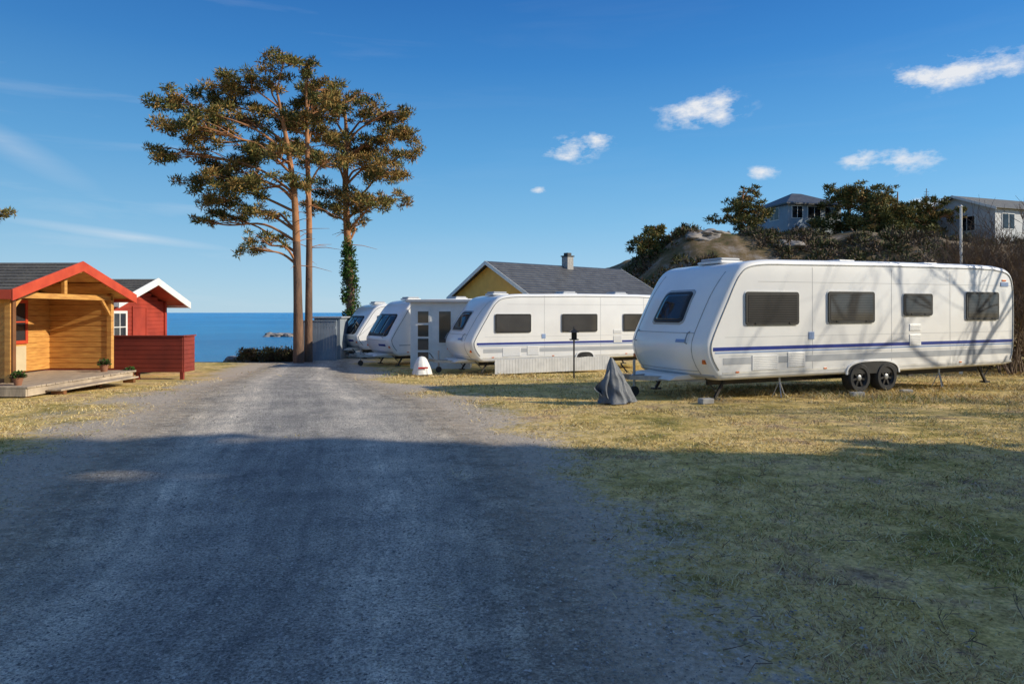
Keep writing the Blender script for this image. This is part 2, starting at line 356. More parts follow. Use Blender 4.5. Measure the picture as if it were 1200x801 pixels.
# sea
sm=bpy.data.materials.new('sea_water'); nt,N,L=nodes_of(sm)
out=N.new('ShaderNodeOutputMaterial'); b=N.new('ShaderNodeBsdfPrincipled'); L.new(b.outputs[0],out.inputs[0])
tc=N.new('ShaderNodeTexCoord'); b.inputs['Roughness'].default_value=.25; b.inputs['IOR'].default_value=1.33; b.inputs['Specular IOR Level'].default_value=.35
sc=ramp(noise_n(.02,6,.6),[(.4,(.008,.24,.58)),(.6,(.02,.34,.72))]); L.new(sc,b.inputs['Base Color'])
mp=N.new('ShaderNodeMapping'); mp.inputs['Scale'].default_value=(.35,1,1); L.new(tc.outputs['Object'],mp.inputs[0])
wn=N.new('ShaderNodeTexNoise'); wn.inputs['Scale'].default_value=.8; wn.inputs['Detail'].default_value=8; wn.inputs['Roughness'].default_value=.75; L.new(mp.outputs[0],wn.inputs['Vector'])
bp=N.new('ShaderNodeBump'); bp.inputs['Strength'].default_value=1; bp.inputs['Distance'].default_value=1.4; L.new(wn.outputs[0],bp.inputs['Height']); L.new(bp.outputs[0],b.inputs['Normal'])
npmesh('sea',[(-9000,20,-1.8),(9000,20,-1.8),(9000,12000,-1.8),(-9000,12000,-1.8)],[(0,1,2,3)],[sm])
# ------------------------------------------------------------------ caravan
def catmull(P,k=4):
    P=[Vector(p) for p in P]; out=[]
    for i in range(len(P)-1):
        p0=P[max(i-1,0)];p1=P[i];p2=P[i+1];p3=P[min(i+2,len(P)-1)]
        for j in range(k):
            t=j/k; out.append(.5*((2*p1)+(-p0+p2)*t+(2*p0-5*p1+4*p2-p3)*t*t+(-p0+3*p1-3*p2+p3)*t**3))
    out.append(P[-1]); return out
def lathe(mb,prof,c,n=28,mi=0):
    vs=[];fs=[]
    for r,y in prof:
        for k in range(n):
            t=2*math.pi*k/n; vs.append((c[0]+r*math.cos(t),c[1]+y,c[2]+r*math.sin(t)))
    for i in range(len(prof)-1):
        for k in range(n):
            a=i*n+k;b_=i*n+(k+1)%n; fs.append((a,b_,b_+n,a+n))
    mb.add(vs,fs,mi)
def wheel(parent,x,y,z,r=.31,side=-1,name='wheel'):
    mb=MB(); c=(x,y,z); s=side
    lathe(mb,[(r*.62,0),(r*.68,s*.03),(r*.9,s*.03),(r*.97,s*.01),(r,-s*.03),(r,-s*.15),(r*.95,-s*.19),(r*.6,-s*.19)],c,32,0)
    lathe(mb,[(r*.62,0),(r*.66,s*.012),(r*.62,-s*.005),(r*.58,-s*.05),(.001,-s*.05)],c,32,1)
    for k in range(7):
        t=2*math.pi*k/7; R=Matrix.Rotation(t,3,'Y')
        mb.box(x-.022,x+.022,min(y-s*.05,y-s*.005),max(y-s*.05,y-s*.005),z+.03,z+r*.62,1,R,c)
    lathe(mb,[(.065,-s*.03),(.06,s*.004),(.045,s*.012),(.001,s*.012)],c,16,2)
    return mb.build(name,[rubber,alloy,steel],parent,smooth=True,angle=35)
def caravan(loc,yaw,L,W,windows,stripe=1,front='win',pitch=0,axles=(3.6,4.39),top=2.75,rakes=1.0,detail=True,bulg=.13):
    e=empty('caravan',loc,yaw,pitch); hk=top/2.75
    FP=[(.06,.40),(-.06,.47),(-.17,.62),(-.26,.80),(-.30,1.0),(-.27,1.2),(-.12,1.55),(.07,1.95),(.22,2.27),(.36,2.50),(.56,2.66),(.95,2.735),(1.6,2.75)]
    FP=[(x*rakes,z*hk if z>1 else z) for x,z in FP]
    fr=catmull(FP,4)
    fz=[p.y for p in fr]; fx=[p.x for p in fr]
    def frx(z): return float(np.interp(z,fz,fx))
    def bulge(lat,z): return bulg*(1-abs(2*lat/W-1)**2.6)*float(1-sst(1.9,2.7,z/hk))
    T=top
    outl=[(p.x,p.y) for p in fr]+[(L*.5,T+.03),(L-1.4,T+.03)]+[(p.x,p.y) for p in catmull([(L-.8,T+.015),(L-.35,T-.05),(L-.12,T-.2),(L-.02,T-.5),(L,T-1.0),(L-.01,1.1),(L-.05,.7),(L-.15,.46)],3)]+[(L-.4,.43),(L*.5,.40)]
    n=len(outl); nor=[]
    for i in range(n):
        a=Vector(outl[i-1]);c=Vector(outl[(i+1)%n]);d=(c-a).normalized(); nor.append(Vector((d.y,-d.x)))
    area=sum(outl[i][0]*outl[(i+1)%n][1]-outl[(i+1)%n][0]*outl[i][1] for i in range(n))
    sg=-1 if area>0 else 1
    r=.09; ds=[0,.006,.02,.045,.09]; lats=ds+[W*k/12 for k in range(1,12)]+[W-d for d in ds[::-1]]
    vs=[]
    for lat in lats:
        d=min(lat,W-lat); ins=r-math.sqrt(max(0,r*r-(r-min(d,r))**2))
        for (x,z),nn in zip(outl,nor):
            q=Vector((x,z))+nn*sg*ins
            bx=bulge(lat,z) if x<1.0 else 0
            vs.append((q.x-bx,lat,q.y))
    fs=[]
    for j in range(len(lats)-1):
        for i in range(n):
            a=j*n+i;b_=j*n+(i+1)%n; fs.append((a,b_,b_+n,a+n))
    fs.append(tuple(range(n))); fs.append(tuple(range((len(lats)-1)*n,len(lats)*n))[::-1])
    mb=MB(); mb.add(vs,fs,0); mb.build('body',[white],e,smooth=True,angle=50)
    mb=MB(); pts=[]
    for (x,z),nn in list(zip(outl,nor))[6:-3]:
        q=Vector((x,z))+nn*sg*(r+.012); pts.append((q.x,-.003,q.y))
    mb.tube(pts,.013,6,0); 
    mb.build('awning_rail',[steel],e,smooth=True)
    mb=MB(); x0=.02;x1=L-.1
    if stripe:
        mb.box(x0-.2,x1,-.005,.01,.965,1.035,1)
        mb.box(x0-.16,x1,-.004,.01,.915,.945,2)
        mb.box(.05,x1-.02,-.004,.01,.70,.83,0)
        mb.box(.0,x1-.05,-.004,.01,.50,.512,3)
        mb.box(.03,x1-.08,-.003,.01,.515,.56,4)
        mb.box(-.05,x1,-.003,.01,.86,.868,3)
        mb.box(.1,x1,-.003,.01,1.22,1.226,3)
    else:
        mb.box(x0,x1,-.004,.01,.80,.84,0)
        mb.box(.0,x1-.05,-.004,.01,.50,.512,3)
    mb.box(.9,x1,-.003,.01,2.3,2.306,3)
    for sx in (2.3,4.55,6.4):
        if sx<L-.5: mb.box(sx,sx+.006,-.003,.01,.5,2.6,3)
    mb.build('side_stripes',[greypaint,blue,lblue,seam,dirtm],e)
    mb=MB()
    for (a,b_,c,d,mi) in [(.75,1.4,.57,.86,1),(.35,.43,.535,.565,2),(2.6,2.68,.535,.565,2),(L-2.0,L-1.92,.535,.565,2),(5.1,5.45,.95,1.2,1),(5.1,5.45,1.28,1.42,1),(2.2,2.34,1.15,1.3,0),(L-.55,L-.28,2.28,2.38,0),(L-.5,L-.36,2.40,2.44,2),(1.65,2.1,.60,.90,1)]:
        if b_<L-.2:
            mb.box(a,b_,-.013,.01,c,d,mi)
            if mi==1 and d-c>.1:
                for q in range(int((d-c)/.035)): mb.box(a+.03,b_-.03,-.018,.0,c+.015+q*.035,c+.025+q*.035,3)
    mb.build('vents_and_hatches',[lblue,white,orange,greypaint],e,bevel=.003)
    for (a,b_,c,d) in windows:
        mb=MB()
        def rr(x0,x1,z0,z1,rad,k=5):
            out=[]
            for cx,cz,t0 in((x1-rad,z1-rad,0),(x0+rad,z1-rad,90),(x0+rad,z0+rad,180),(x1-rad,z0+rad,270)):
                for q in range(k+1):
                    t=math.radians(t0+90*q/k); out.append((cx+rad*math.cos(t),cz+rad*math.sin(t)))
            return out
        mb.prism(rr(a-.02,b_+.02,c-.02,d+.02,.07),'y',-.012,.01,2)
        mb.prism(rr(a,b_,c,d,.06),'y',-.034,.005,0)
        mb.prism(rr(a+.055,b_-.055,c+.05,d-.05,.04),'y',-.038,.0,1)
        for hx in (a+.22,b_-.26): mb.box(hx,hx+.05,-.046,-.035,c+.02,c+.045,0)
        mb.build('window',[blackp,blind,trim_w],e,smooth=True,angle=30)
    def patch(l0,l1,z0,z1,mat,name,off=.008,nl=12,nz=12,rad=0):
        mb=MB(); vs=[];fs=[]; hw=(l1-l0)/2; cl=(l0+l1)/2
        for j in range(nz+1):
            z=z0+(z1-z0)*j/nz
            dz=min(z-z0,z1-z); inset=0
            if rad and dz<rad: inset=rad-math.sqrt(max(0,rad*rad-(rad-dz)**2))
            tp_=1-(.10*(z-z0)/(z1-z0) if rad else 0)
            for i in range(nl+1):
                lat2=cl+(i/nl*2-1)*(hw-inset)*tp_
                vs.append((frx(z)-bulge(lat2,z)-off,lat2,z))
        w=nl+1
        for j in range(nz):
            for i in range(nl): fs.append((j*w+i,j*w+i+1,(j+1)*w+i+1,(j+1)*w+i))
        mb.add(vs,fs); o=mb.build(name,[mat],e,smooth=True); sd=o.modifiers.new('t','SOLIDIFY'); sd.thickness=.012; sd.offset=0; return o
    if front=='win':
        patch(.66,1.72,1.46*hk,2.16*hk,seam,'front_window_seal',.004,rad=.1,nz=20)
        patch(.70,1.68,1.50*hk,2.12*hk,blackp,'front_window_frame',.012,rad=.09,nz=20)
        patch(.77,1.61,1.56*hk,2.06*hk,darkglass,'front_window',.018,rad=.06,nz=20)
        patch(.30,.312,.5,2.5*hk,seam,'panel_seam',.003)
        patch(W-.312,W-.30,.5,2.5*hk,seam,'panel_seam',.003)
        patch(.32,W-.32,1.30,1.31,seam,'locker_seam',.003)
        patch(.32,W-.32,.56,.572,seam,'locker_seam',.003)
        patch(.45,.70,1.12,1.18,lblue,'badge',.007)
        patch(.05,W-.05,.44,.5,greypaint,'bumper_trim',.012)
    elif front=='wide':
        patch(.2,W-.2,1.22*hk,2.12*hk,blackp,'front_window_surround',.006,rad=.12,nz=20)
        patch(.27,W*.36-.03,1.30*hk,2.06*hk,darkglass,'front_window',.016,rad=.06,nz=16)
        patch(W*.36+.03,W*.64-.03,1.30*hk,2.06*hk,darkglass,'front_window',.016,rad=.06,nz=16)
        patch(W*.64+.03,W-.27,1.30*hk,2.06*hk,darkglass,'front_window',.016,rad=.06,nz=16)
        patch(.2,W-.2,1.0,1.015,greypaint,'locker_seam',.006)
        patch(.3,.8,.78,.86,blue,'badge',.007)
        patch(.1,W-.1,.5,.58,greypaint,'bumper_trim',.01)
    mb=MB(); 
    for lat in (.1,W-.1): mb.box(frx(.75)-bulge(lat,.75)-.03,frx(.75)+.02,lat-.03,lat+.03,.72,.80,0)
    for lat in (.42,W-.42): mb.tube([(frx(1.1)-bulge(lat,1.1),lat,1.1),(frx(1.1)-bulge(lat,1.1)-.05,lat,1.12),(frx(1.3)-bulge(lat,1.3)-.05,lat,1.3),(frx(1.32)-bulge(lat,1.32),lat,1.33)],.012,6,1)
    mb.build('lamps_and_handles',[orange,steel],e)
    mb=MB()
    for hx in (1.05,L*.5,L-1.6):
        z=T-.03 if hx<1.3 else T+.015
        mb.box(hx-.3,hx+.3,W*.35,W*.65,z,z+.06,0); mb.box(hx-.25,hx+.25,W*.37,W*.63,z+.06,z+.12,1)
    mb.build('roof_hatches',[trim_w,greypaint],e,bevel=.03)
    mb=MB()
    for lat in (.55,W-.55):
        mb.box(.1,L-.6,lat-.03,lat+.03,.26,.42,0)
        mb.beam((.2,lat,.36),(-1.25,W/2,.40),.06,.09,1)
    for a in axles: mb.box(a-.05,a+.05,.2,W-.2,.27,.36,0)
    mb.beam((-1.2,W/2,.42),(-1.62,W/2,.46),.08,.09,1)
    mb.box(-1.7,-1.56,W/2-.05,W/2+.05,.44,.56,0)
    mb.tube([(-1.05,W/2+.08,.12),(-1.05,W/2+.08,.75)],.028,8,1)
    mb.tube([(-1.25,W/2+.02,.5),(-1.4,W/2+.02,.68)],.015,6,0)
    lathe(mb,[(.001,-.03),(.1,-.03),(.11,0),(.1,.03),(.001,.03)],(-1.05,W/2+.08,.11),16,0)
    mb.build('chassis_and_drawbar',[darksteel,steel],e)
    mb=MB(); mb.prism([(-.75,.38),(.05,.38),(.0,.5),(-.6,.46)],'y',.6,W-.6,0); mb.build('drawbar_cover',[trim_w],e,bevel=.02)
    mb=MB()
    for (sx,dx) in ((.35,-.25),(L-.9,.25)):
        for lat in (.3,W-.3):
            mb.beam((sx,lat,.42),(sx+dx,lat,.04),.05,.05,0); mb.beam((sx+dx*1.9,lat,.42),(sx+dx*.9,lat,.16),.02,.02,0)
            mb.box(sx+dx-.09,sx+dx+.09,lat-.07,lat+.07,-.0,.035,0)
    if detail:
        for jx in (1.55,6.2):
            for q in range(3):
                t=q*2.09; mb.beam((jx,.12,.32),(jx+.14*math.cos(t),.12+.14*math.sin(t),0),.018,.018,1)
            mb.tube([(jx,.12,.28),(jx,.12,.43)],.02,6,1)
    mb.build('corner_steadies',[darksteel,steel],e)
    for i,a in enumerate(axles):
        wheel(e,a,.0,.31,.31,-1); wheel(e,a,W-.0,.31,.31,1)
    mb=MB(); a0,a1=axles[0]-.35,axles[-1]+.35; arc=[]; arc2=[]
    for q in range(17):
        t=math.pi*q/16; cx=(a0+a1)/2; hw=(a1-a0)/2; ex=2.8
        cs=math.copysign(abs(math.cos(t))**(2/ex),math.cos(t)); sn=abs(math.sin(t))**(2/ex)
        arc.append((cx+hw*cs,.395+.255*sn)); arc2.append((cx+(hw+.04)*cs,.395+.285*sn))
    mb.prism(arc+[],'y',-.010,.012,0)  # flat black panel stands in for the shaded wheel recess
    for i in range(16):
        a,b_=arc[i],arc[i+1];c,d=arc2[i+1],arc2[i]
        mb.prism([a,b_,c,d],'y',-.024,.008,1)
    mb.build('wheel_arch',[blackp,white],e)
    return e
W1=[(.58,1.92,1.45,2.10),(2.71,4.02,1.47,2.12),(4.90,5.80,1.61,2.09),(6.92,8.05,1.50,2.14)]
mc=caravan((3.98,13.0,0),math.radians(22.3),8.7,2.6,W1,pitch=-.004,bulg=.24,rakes=1.1)
c2=caravan((-.98,22.3,-.33),math.radians(25),7.6,2.4,[(.46,1.78,1.36,1.98),(2.97,4.4,1.36,1.98),(5.5,6.6,1.36,1.98)],axles=(3.9,),top=2.66,rakes=1.25,detail=False,bulg=.25)
c3=caravan((-4.35,26.2,-.38),math.radians(34),6.5,2.3,[(.6,1.8,1.3,1.95),(2.6,3.8,1.3,1.95)],stripe=0,front='wide',axles=(3.2,),top=2.62,rakes=1.3,detail=False)
c4=caravan((-6.6,30.6,-.38),math.radians(32),6.5,2.3,[(.6,1.8,1.3,1.95)],stripe=0,front='wide',axles=(3.2,),top=2.5,rakes=1.3,detail=False)
def drape(name,loc,yaw,h,rx,ry,mat,seed,rough=1.0,topr=.06,lean=(0,0),pw=.9):
    e=empty(name,loc,yaw)
    mb=MB(); vs=[];fs=[]; n=110; lv=30; rs=random.Random(seed); ph=[rs.uniform(0,6.28) for _ in range(8)]
    for j in range(lv+1):
        t=j/lv
        for k in range(n):
            a=2*math.pi*k/n
            f=(.16*abs(math.sin(a*2.5+ph[0]+t*.6))+.15*math.sin(a*6+ph[1]+t*1.2)+.09*math.sin(a*11+ph[2]-t*1.5)+.18*math.sin(a*2+ph[3])+.12*math.sin(a*3+ph[5]))*t**.6*rough
            rr_=topr+(1-topr)*t**pw*(1+f)
            x=rx*rr_*math.cos(a)+lean[0]*(1-t)**1.3; y=ry*rr_*math.sin(a)+lean[1]*(1-t)
            nv=Vector((x*6+seed,y*6,t*5)); nn=mnoise.noise(nv)*.035*min(1,t*3)*rough
            z=h*(1-t)*(1+.06*math.sin(a*2+ph[6])*t)
            if j==lv: z=.02+.05*max(0,math.sin(a*4+ph[4]))*rough
            vs.append((x+nn,y+nn*.8,max(z,.0)))
    for j in range(lv):
        for k in range(n): a=j*n+k;b_=j*n+(k+1)%n; fs.append((a,b_,b_+n,a+n))
    fs.append(tuple(range(n)))
    mb.add(vs,fs); mb.build('draped_cover',[mat],e,smooth=True,angle=50); return e
ec=drape('tarpaulin_hitch_cover',(1.95,12.75,0),.15,.86,.33,.2,tarp,5,lean=(-.10,0),pw=.8)
mb=MB(); vs=[];fs=[]; nu,nv_=14,16
for j in range(nv_+1):
    for i in range(nu+1):
        u=i/nu; v=j/nv_
        x=-.08-.34*u; z=(.78-.42*u)*(1-v)+.22*u*v*.6+.06*v
        y=-.05+.10*math.sin(u*9+v*2)*(.3+v)-.08*u
        vs.append((x+.05*math.sin(v*5+u*3),y,z))
for j in range(nv_):
    for i in range(nu): a=j*(nu+1)+i; fs.append((a,a+1,a+nu+2,a+nu+1))
mb.add(vs,fs); mb.build('loose_flap',[tarp],ec,smooth=True,angle=60)
eg=drape('gas_bottle_cover',(-2.95,22.3,-.33),.3,.60,.34,.26,trim_w,8,rough=.3,topr=.04,pw=.42)
mb=MB(); mb.box(-.16,.16,-.285,-.265,.22,.27,0); mb.build('red_label',[redlens],eg)
for (x,y,sx,sy,sz,r_) in [(3.62,12.75,.26,.16,.10,.4),(7.0,13.85,.3,.12,.09,.3),(8.4,14.55,.25,.12,.06,.2)]:
    mb=MB(); mb.box(-sx/2,sx/2,-sy/2,sy/2,0,sz); o=mb.build('concrete_block',[concrete],None,bevel=.012,loc=(x,y,0)); o.rotation_euler[2]=r_

# ------------------------------------------------------------------ cabins
def cabin(X0,Yc,gz,hw,eave,ridge,depth,wall,trimm,interior,recess,name,base=0):
    e=empty(name,(X0,Yc,gz))
    mb=MB()
    for sg in (-1,1):
        mb.prism([(0,ridge),(sg*(hw),eave),(sg*(hw),eave+.07),(0,ridge+.08)],'x',-depth,-.03,0)
    mb.build('roof_boards',[interior],e)
    mb=MB()
    for sg in (-1,1):
        nrow=9
        for q in range(nrow):
            t0=q/nrow;t1=(q+1)/nrow
            y0,z0=sg*hw*t0*1.02,ridge+.085-(ridge-eave)*t0; y1,z1=sg*hw*t1*1.02,ridge+.085-(ridge-eave)*t1
            mb.prism([(y0,z0),(y1,z1+.016),(y1,z1+.03),(y0,z0+.012)],'x',-depth-.05,-.02,0)
    mb.build('shingle_roof',[shingle],e)
    mb=MB()
    for sg in (-1,1):
        mb.prism([(0,ridge-.10),(sg*hw*1.03,eave-.12),(sg*hw*1.03,eave+.11),(0,ridge+.13)],'x',-.02,.015,0)
        mb.box(-depth,-.03,min(sg*hw*1.0,sg*(hw*1.03)),max(sg*hw*1.0,sg*hw*1.03),eave-.09,eave+.1,0)
    mb.build('barge_boards',[trimm],e,bevel=.006)
    wy=hw-.35
    def zroof(y): return ridge-(ridge-eave)*abs(y)/hw-.01
    mb=MB(); bh=.135
    def stack_x(x0,x1,y,z1,t=.07):
        z=base
        while z<z1-.02:
            t_=min(bh-.012,z1-z); mb.box(x0,x1,y-t/2,y+t/2,z,z+t_,0); mb.box(x0,x1,y-t/2+.014,y+t/2-.014,z-.006,z+t_+.012,0); z+=bh
    def stack_y(x,y0,y1,t=.07):
        z=base
        while z<ridge-.05:
            a,b_=y0,y1; zz=z+bh-.012
            if zz>eave: 
                lim=(ridge-zz)/(ridge-eave)*hw-.02; a=max(a,-lim);b_=min(b_,lim)
            if b_>a+.05:
                mb.box(x-t/2,x+t/2,a,b_,z,zz,0); mb.box(x-t/2+.014,x+t/2-.014,a,b_,z-.006,z+bh,0)
            z+=bh
    stack_x(-depth+.2,-recess,-wy,zroof(wy)); stack_x(-depth+.2,-recess,wy,zroof(wy))
    stack_y(-recess,-wy,wy); stack_y(-depth+.2,-wy,wy)
    mb.build('log_walls',[wall],e,bevel=.008)
    return e,zroof,wy
e,zr,wy=cabin(-9.8,15.6,0,2.15,2.05,2.74,7.0,wood_y,trim_r,wood_y,2.0,'wooden_cabin',base=.28)
mb=MB()
z=.28
while z<2.1:
    mb.box(-2.0,-.45,wy-.035,wy+.035,z,min(z+.123,2.12),0); mb.box(-2.0,-.45,wy-.02,wy+.02,z-.006,min(z+.135,2.12),0); z+=.135
mb.build('porch_far_wall',[wood_y],e,bevel=.008)
mb=MB()
for q in range(-12,16):
    x=-2.0+q*.13
    x0,z0=x,.3; x1=x+1.75
    a=max(-2.0,x0); za=z0+(a-x0); b_=min(-.32,x1); zb=z0+(b_-x0)
    if b_>a+.05: mb.beam((a,-wy,za),(b_,-wy,zb),.03,.088,0)
mb.box(-2.0,-.32,-wy+.016,-wy+.03,.28,2.08,0)
mb.box(-.36,-.26,-wy-.04,-wy+.05,.28,2.12,1)
mb.box(-2.0,-.36,-wy-.035,-wy+.04,2.05,2.13,1); mb.box(-2.0,-.36,-wy-.035,-wy+.04,.28,.36,1)
mb.build('porch_near_wall',[wood_y,wood_d],e)
mb=MB()
mb.box(-.5,-.38,wy-.06,wy+.06,.28,zr(wy),0); mb.box(-.42,-.3,-wy-.06,-wy+.06,.28,zr(wy),0)
mb.box(-.48,-.38,-wy,wy,2.0,2.12,0); mb.box(-.47,-.39,-.05,.05,2.12,2.66,0)
for sg in (-1,1): mb.beam((-.43,sg*wy,1.6),(-.43,sg*(wy-.4),2.02),.06,.07,0); mb.box(-6.5,-.1,sg*1.0-.04,sg*1.0+.04,zr(1.0)-.1,zr(1.0),0)
mb.box(-6.5,-.05,-.05,.05,2.6,2.72,0)
mb.build('porch_frame',[wood_y],e,bevel=.006)
mb=MB(); xw=-2.0+.04
def framed(mb,y0,y1,z0,z1,x,fr=.08,mf=0,mg=1,bars=1):
    mb.box(x,x+.03,y0,y1,z0,z0+fr,mf);mb.box(x,x+.03,y0,y1,z1-fr,z1,mf);mb.box(x,x+.03,y0,y0+fr,z0+fr,z1-fr,mf);mb.box(x,x+.03,y1-fr,y1,z0+fr,z1-fr,mf)
    mb.box(x-.005,x+.012,y0+fr,y1-fr,z0+fr,z1-fr,mg)
    if bars: 
        mb.box(x+.012,x+.026,(y0+y1)/2-.015,(y0+y1)/2+.015,z0+fr,z1-fr,mf); mb.box(x+.012,x+.024,y0+fr,y1-fr,(z0+z1)/2-.015,(z0+z1)/2+.015,mf)
framed(mb,.05,.95,.95,2.0,xw)
framed(mb,-.95,-.05,.3,2.05,xw,bars=0,mg=2)
mb.box(xw+.0,xw+.02,.1,.9,.3,.9,2)
mb.build('door_and_window',[trim_r,darkglass,cream],e)
ed=empty('wooden_deck',(-9.6,15.4,0)); mb=MB()
yv=-1.95
while yv<1.85:
    mb.box(-2.4,.05+random.uniform(-.01,.01),yv,yv+.133,.20,.235,0); yv+=.14
mb.box(-2.4,.02,-1.95,-1.91,.04,.195,0); mb.box(-.02,.02,-1.9,1.85,.04,.195,0)
for q in (-1.8,-.6,.6,1.7): mb.box(-.12,-.03,q-.05,q+.05,-.05,.195,1)
mb.box(.06,.36,-1.4,1.5,.09,.125,0); mb.box(.08,.34,-1.3,-1.2,-.02,.09,1); mb.box(.08,.34,1.3,1.4,-.02,.09,1)
mb.build('deck_boards',[deckw,wood_d],ed,bevel=.005)
def pot(x,y,z,r=.13):
    e=empty('potted_plant',(x,y,z)); mb=MB()
    vs=[];prof=[(.0,0),(r*.7,0),(r,r*1.5),(r*1.08,r*1.5),(r*1.08,r*1.75),(r*.92,r*1.75),(r*.9,r*1.5),(0,r*1.45)]
    n=16;fs=[]
    for rr_,zz in prof:
        for k in range(n): t=6.2832*k/n; vs.append((rr_*math.cos(t),rr_*math.sin(t),zz))
    for i in range(len(prof)-1):
        for k in range(n): a=i*n+k;b_=i*n+(k+1)%n; fs.append((a,b_,b_+n,a+n))
    mb.add(vs,fs); mb.build('pot',[terracotta],e,smooth=True)
    n=260; d=rng.normal(size=(n,3)); d/=np.linalg.norm(d,axis=1)[:,None]; d[:,2]=abs(d[:,2]); p=d*rng.uniform(.3,1,(n,1))*r*1.4+[0,0,r*1.7]
    s=rng.normal(size=(n,3))*.02; t=p+d*.05
    npmesh('leaves',np.stack([p-s,p+s,t],1).reshape(-1,3),np.arange(3*n).reshape(-1,3),[ivym,scr_b],rng.choice(2,n,p=[.6,.4]),parent=e)
pot(-10.1,16.9,.235,.10); pot(-9.95,13.75,.235,.09); pot(-9.75,17.4,.0,.10)
e,zr,wy=cabin(-11.4,22.0,-.2,2.15,2.15,2.88,6.0,wood_r,trim_w,wood_r,.75,'wooden_cabin',base=0)
mb=MB(); xw=-.75+.04
framed(mb,-1.35,-.55,.95,1.95,xw,.08,0,1)
mb.box(xw-.03,xw+.01,-.25,.6,.05,2.05,2); framed(mb,-.25,.6,.05,2.1,xw+.0,.05,2,2,0)
for sg in (-1,1): mb.box(-.80,-.66,sg*wy-.06,sg*wy+.06,0,zr(wy),2)
mb.build('windows_and_door',[trim_w,darkglass,wood_r],e)
ef=empty('red_board_fence',(0,0,0)); mb=MB(); z=.0
for q in range(8):
    mb.box(-12.6,-9.65,20.0,20.03,z-.05,z+.068,0); mb.box(-12.6,-9.65,20.014,20.026,z+.068,z+.08,0); z+=.13
mb.box(-12.6,-9.6,19.97,20.08,.99,1.03,0)
for x in (-12.55,-11.0,-9.7): mb.box(x-.05,x+.05,20.032,20.12,-.3,.985,0)
z=0
for q in range(8): mb.box(-9.65,-9.62,20.03,20.7,z-.05,z+.068,0); mb.box(-9.646,-9.634,20.03,20.7,z+.068,z+.08,0); z+=.13
mb.box(-9.7,-9.58,20.08,20.72,.99,1.03,0)
mb.build('fence_boards',[wood_r2],ef,bevel=.004)

# ------------------------------------------------------------------ other structures
def house(name,loc,yaw,lx,wy_,eave,ridge,wallm,roofm,wins=(),gable=True,trim=trim_w,chim=None,over=.45):
    e=empty(name,loc,yaw); mb=MB(); h=wy_/2
    if gable: mb.prism([(-h,-1.5),(h,-1.5),(h,eave),(0,ridge-.08),(-h,eave)],'x',0,lx,0)
    else: mb.box(0,lx,-h,h,-1.5,eave,0)
    z=0
    while z<eave-.15:
        mb.box(-.012,lx+.012,-h-.012,h+.012,z,z+.14,0); z+=.17
    mb.build('walls',[wallm],e)
    mb=MB(); s=(ridge-eave)/h
    if gable:
        for sg in (-1,1):
            ho=h+over
            rows=14
            for q in range(rows):
                y0,y1=sg*ho*q/rows,sg*ho*(q+1)/rows; z0,z1=ridge-s*abs(y0),ridge-s*abs(y1)
                mb.prism([(y0,z0),(y1,z1+.03),(y1,z1+.10),(y0,z0+.07)],'x',-over,lx+over,0)
    else:
        r=[( -over,-h-over,eave),(lx+over,-h-over,eave),(lx+over,h+over,eave),(-over,h+over,eave),(h*.9,0,ridge),(lx-h*.9,0,ridge),]
        mb.add(r+[(a,b_,c-.15) for a,b_,c in r[:4]],[(0,1,5,4),(1,2,5),(2,3,4,5),(3,0,4),(0,6,7,1),(1,7,8,2),(2,8,9,3),(3,9,6,0),(6,9,8,7)],0)
    mb.build('roof',[roofm],e)
    mb=MB()
    if gable:
        for sg in (-1,1):
            ho=h+over
            for x0,x1 in((-over-.03,-over-.001),(lx+over+.001,lx+over+.03)):
                mb.prism([(0,ridge-.16),(sg*ho,ridge-s*ho-.16),(sg*ho,ridge-s*ho+.1),(0,ridge+.1)],'x',x0,x1,0)
    for (face,a,b_,c,d) in wins:
        if face=='S': 
            mb.box(a-.08,b_+.08,-h-.05,-h-.013,c-.08,d+.08,0); mb.box(a,b_,-h-.07,-h-.04,c,d,1)
            mb.box((a+b_)/2-.03,(a+b_)/2+.03,-h-.08,-h-.06,c,d,0)
        else:
            mb.box(-.05,-.013,a-.08,b_+.08,c-.08,d+.08,0); mb.box(-.07,-.04,a,b_,c,d,1); mb.box(-.08,-.06,(a+b_)/2-.03,(a+b_)/2+.03,c,d,0)
    mb.build('trim_and_windows',[trim,darkglass],e)
    if chim:
        mb=MB(); cx,cy=chim; mb.box(cx-.3,cx+.3,cy-.3,cy+.3,ridge-.8,ridge+.7,0); mb.box(cx-.36,cx+.36,cy-.36,cy+.36,ridge+.7,ridge+.78,1); mb.box(cx-.2,cx+.2,cy-.2,cy+.2,ridge+.78,ridge+.98,1)
        mb.build('chimney',[concrete,blackp],e,bevel=.02)
    return e
house('yellow_house',(-1.4,45,-.4),math.radians(40),12.5,8,3.3,5.4,yhouse,tile,[('W',-1.6,-.2,1.2,2.6),('W',.8,2.0,1.2,2.6),('S',2,3.5,1,2.3),('S',6,7.5,1,2.3)],chim=(6.8,-.3))
house('grey_house',(28.0,74,10.6),math.radians(14),6.5,6,2.5,4.1,ghouse,tile,[('S',.5,1.7,1.0,2.2),('S',2.4,3.9,1.0,2.2),('S',4.5,5.9,1.0,2.2),('W',-1.5,0,1.0,2.2),('W',1,2.2,1.0,2.2)],gable=False)
house('white_house',(44.8,69,8.6),math.radians(20),14,8,3.2,4.8,M('pale_grey_house_paint',(.62,.63,.63),(.54,.55,.56),1,.6),tile,[('S',1,2.6,1.2,2.6),('S',4,6,1.2,2.6),('S',7.5,9.5,1.2,2.6),('W',-2,-.5,1.2,2.6)],gable=True)
e=empty('caravan_awning_room',(-3.75,25.2,-.38)); mb=MB()
mb.box(0,2.2,.0,1.0,0,2.45,0)
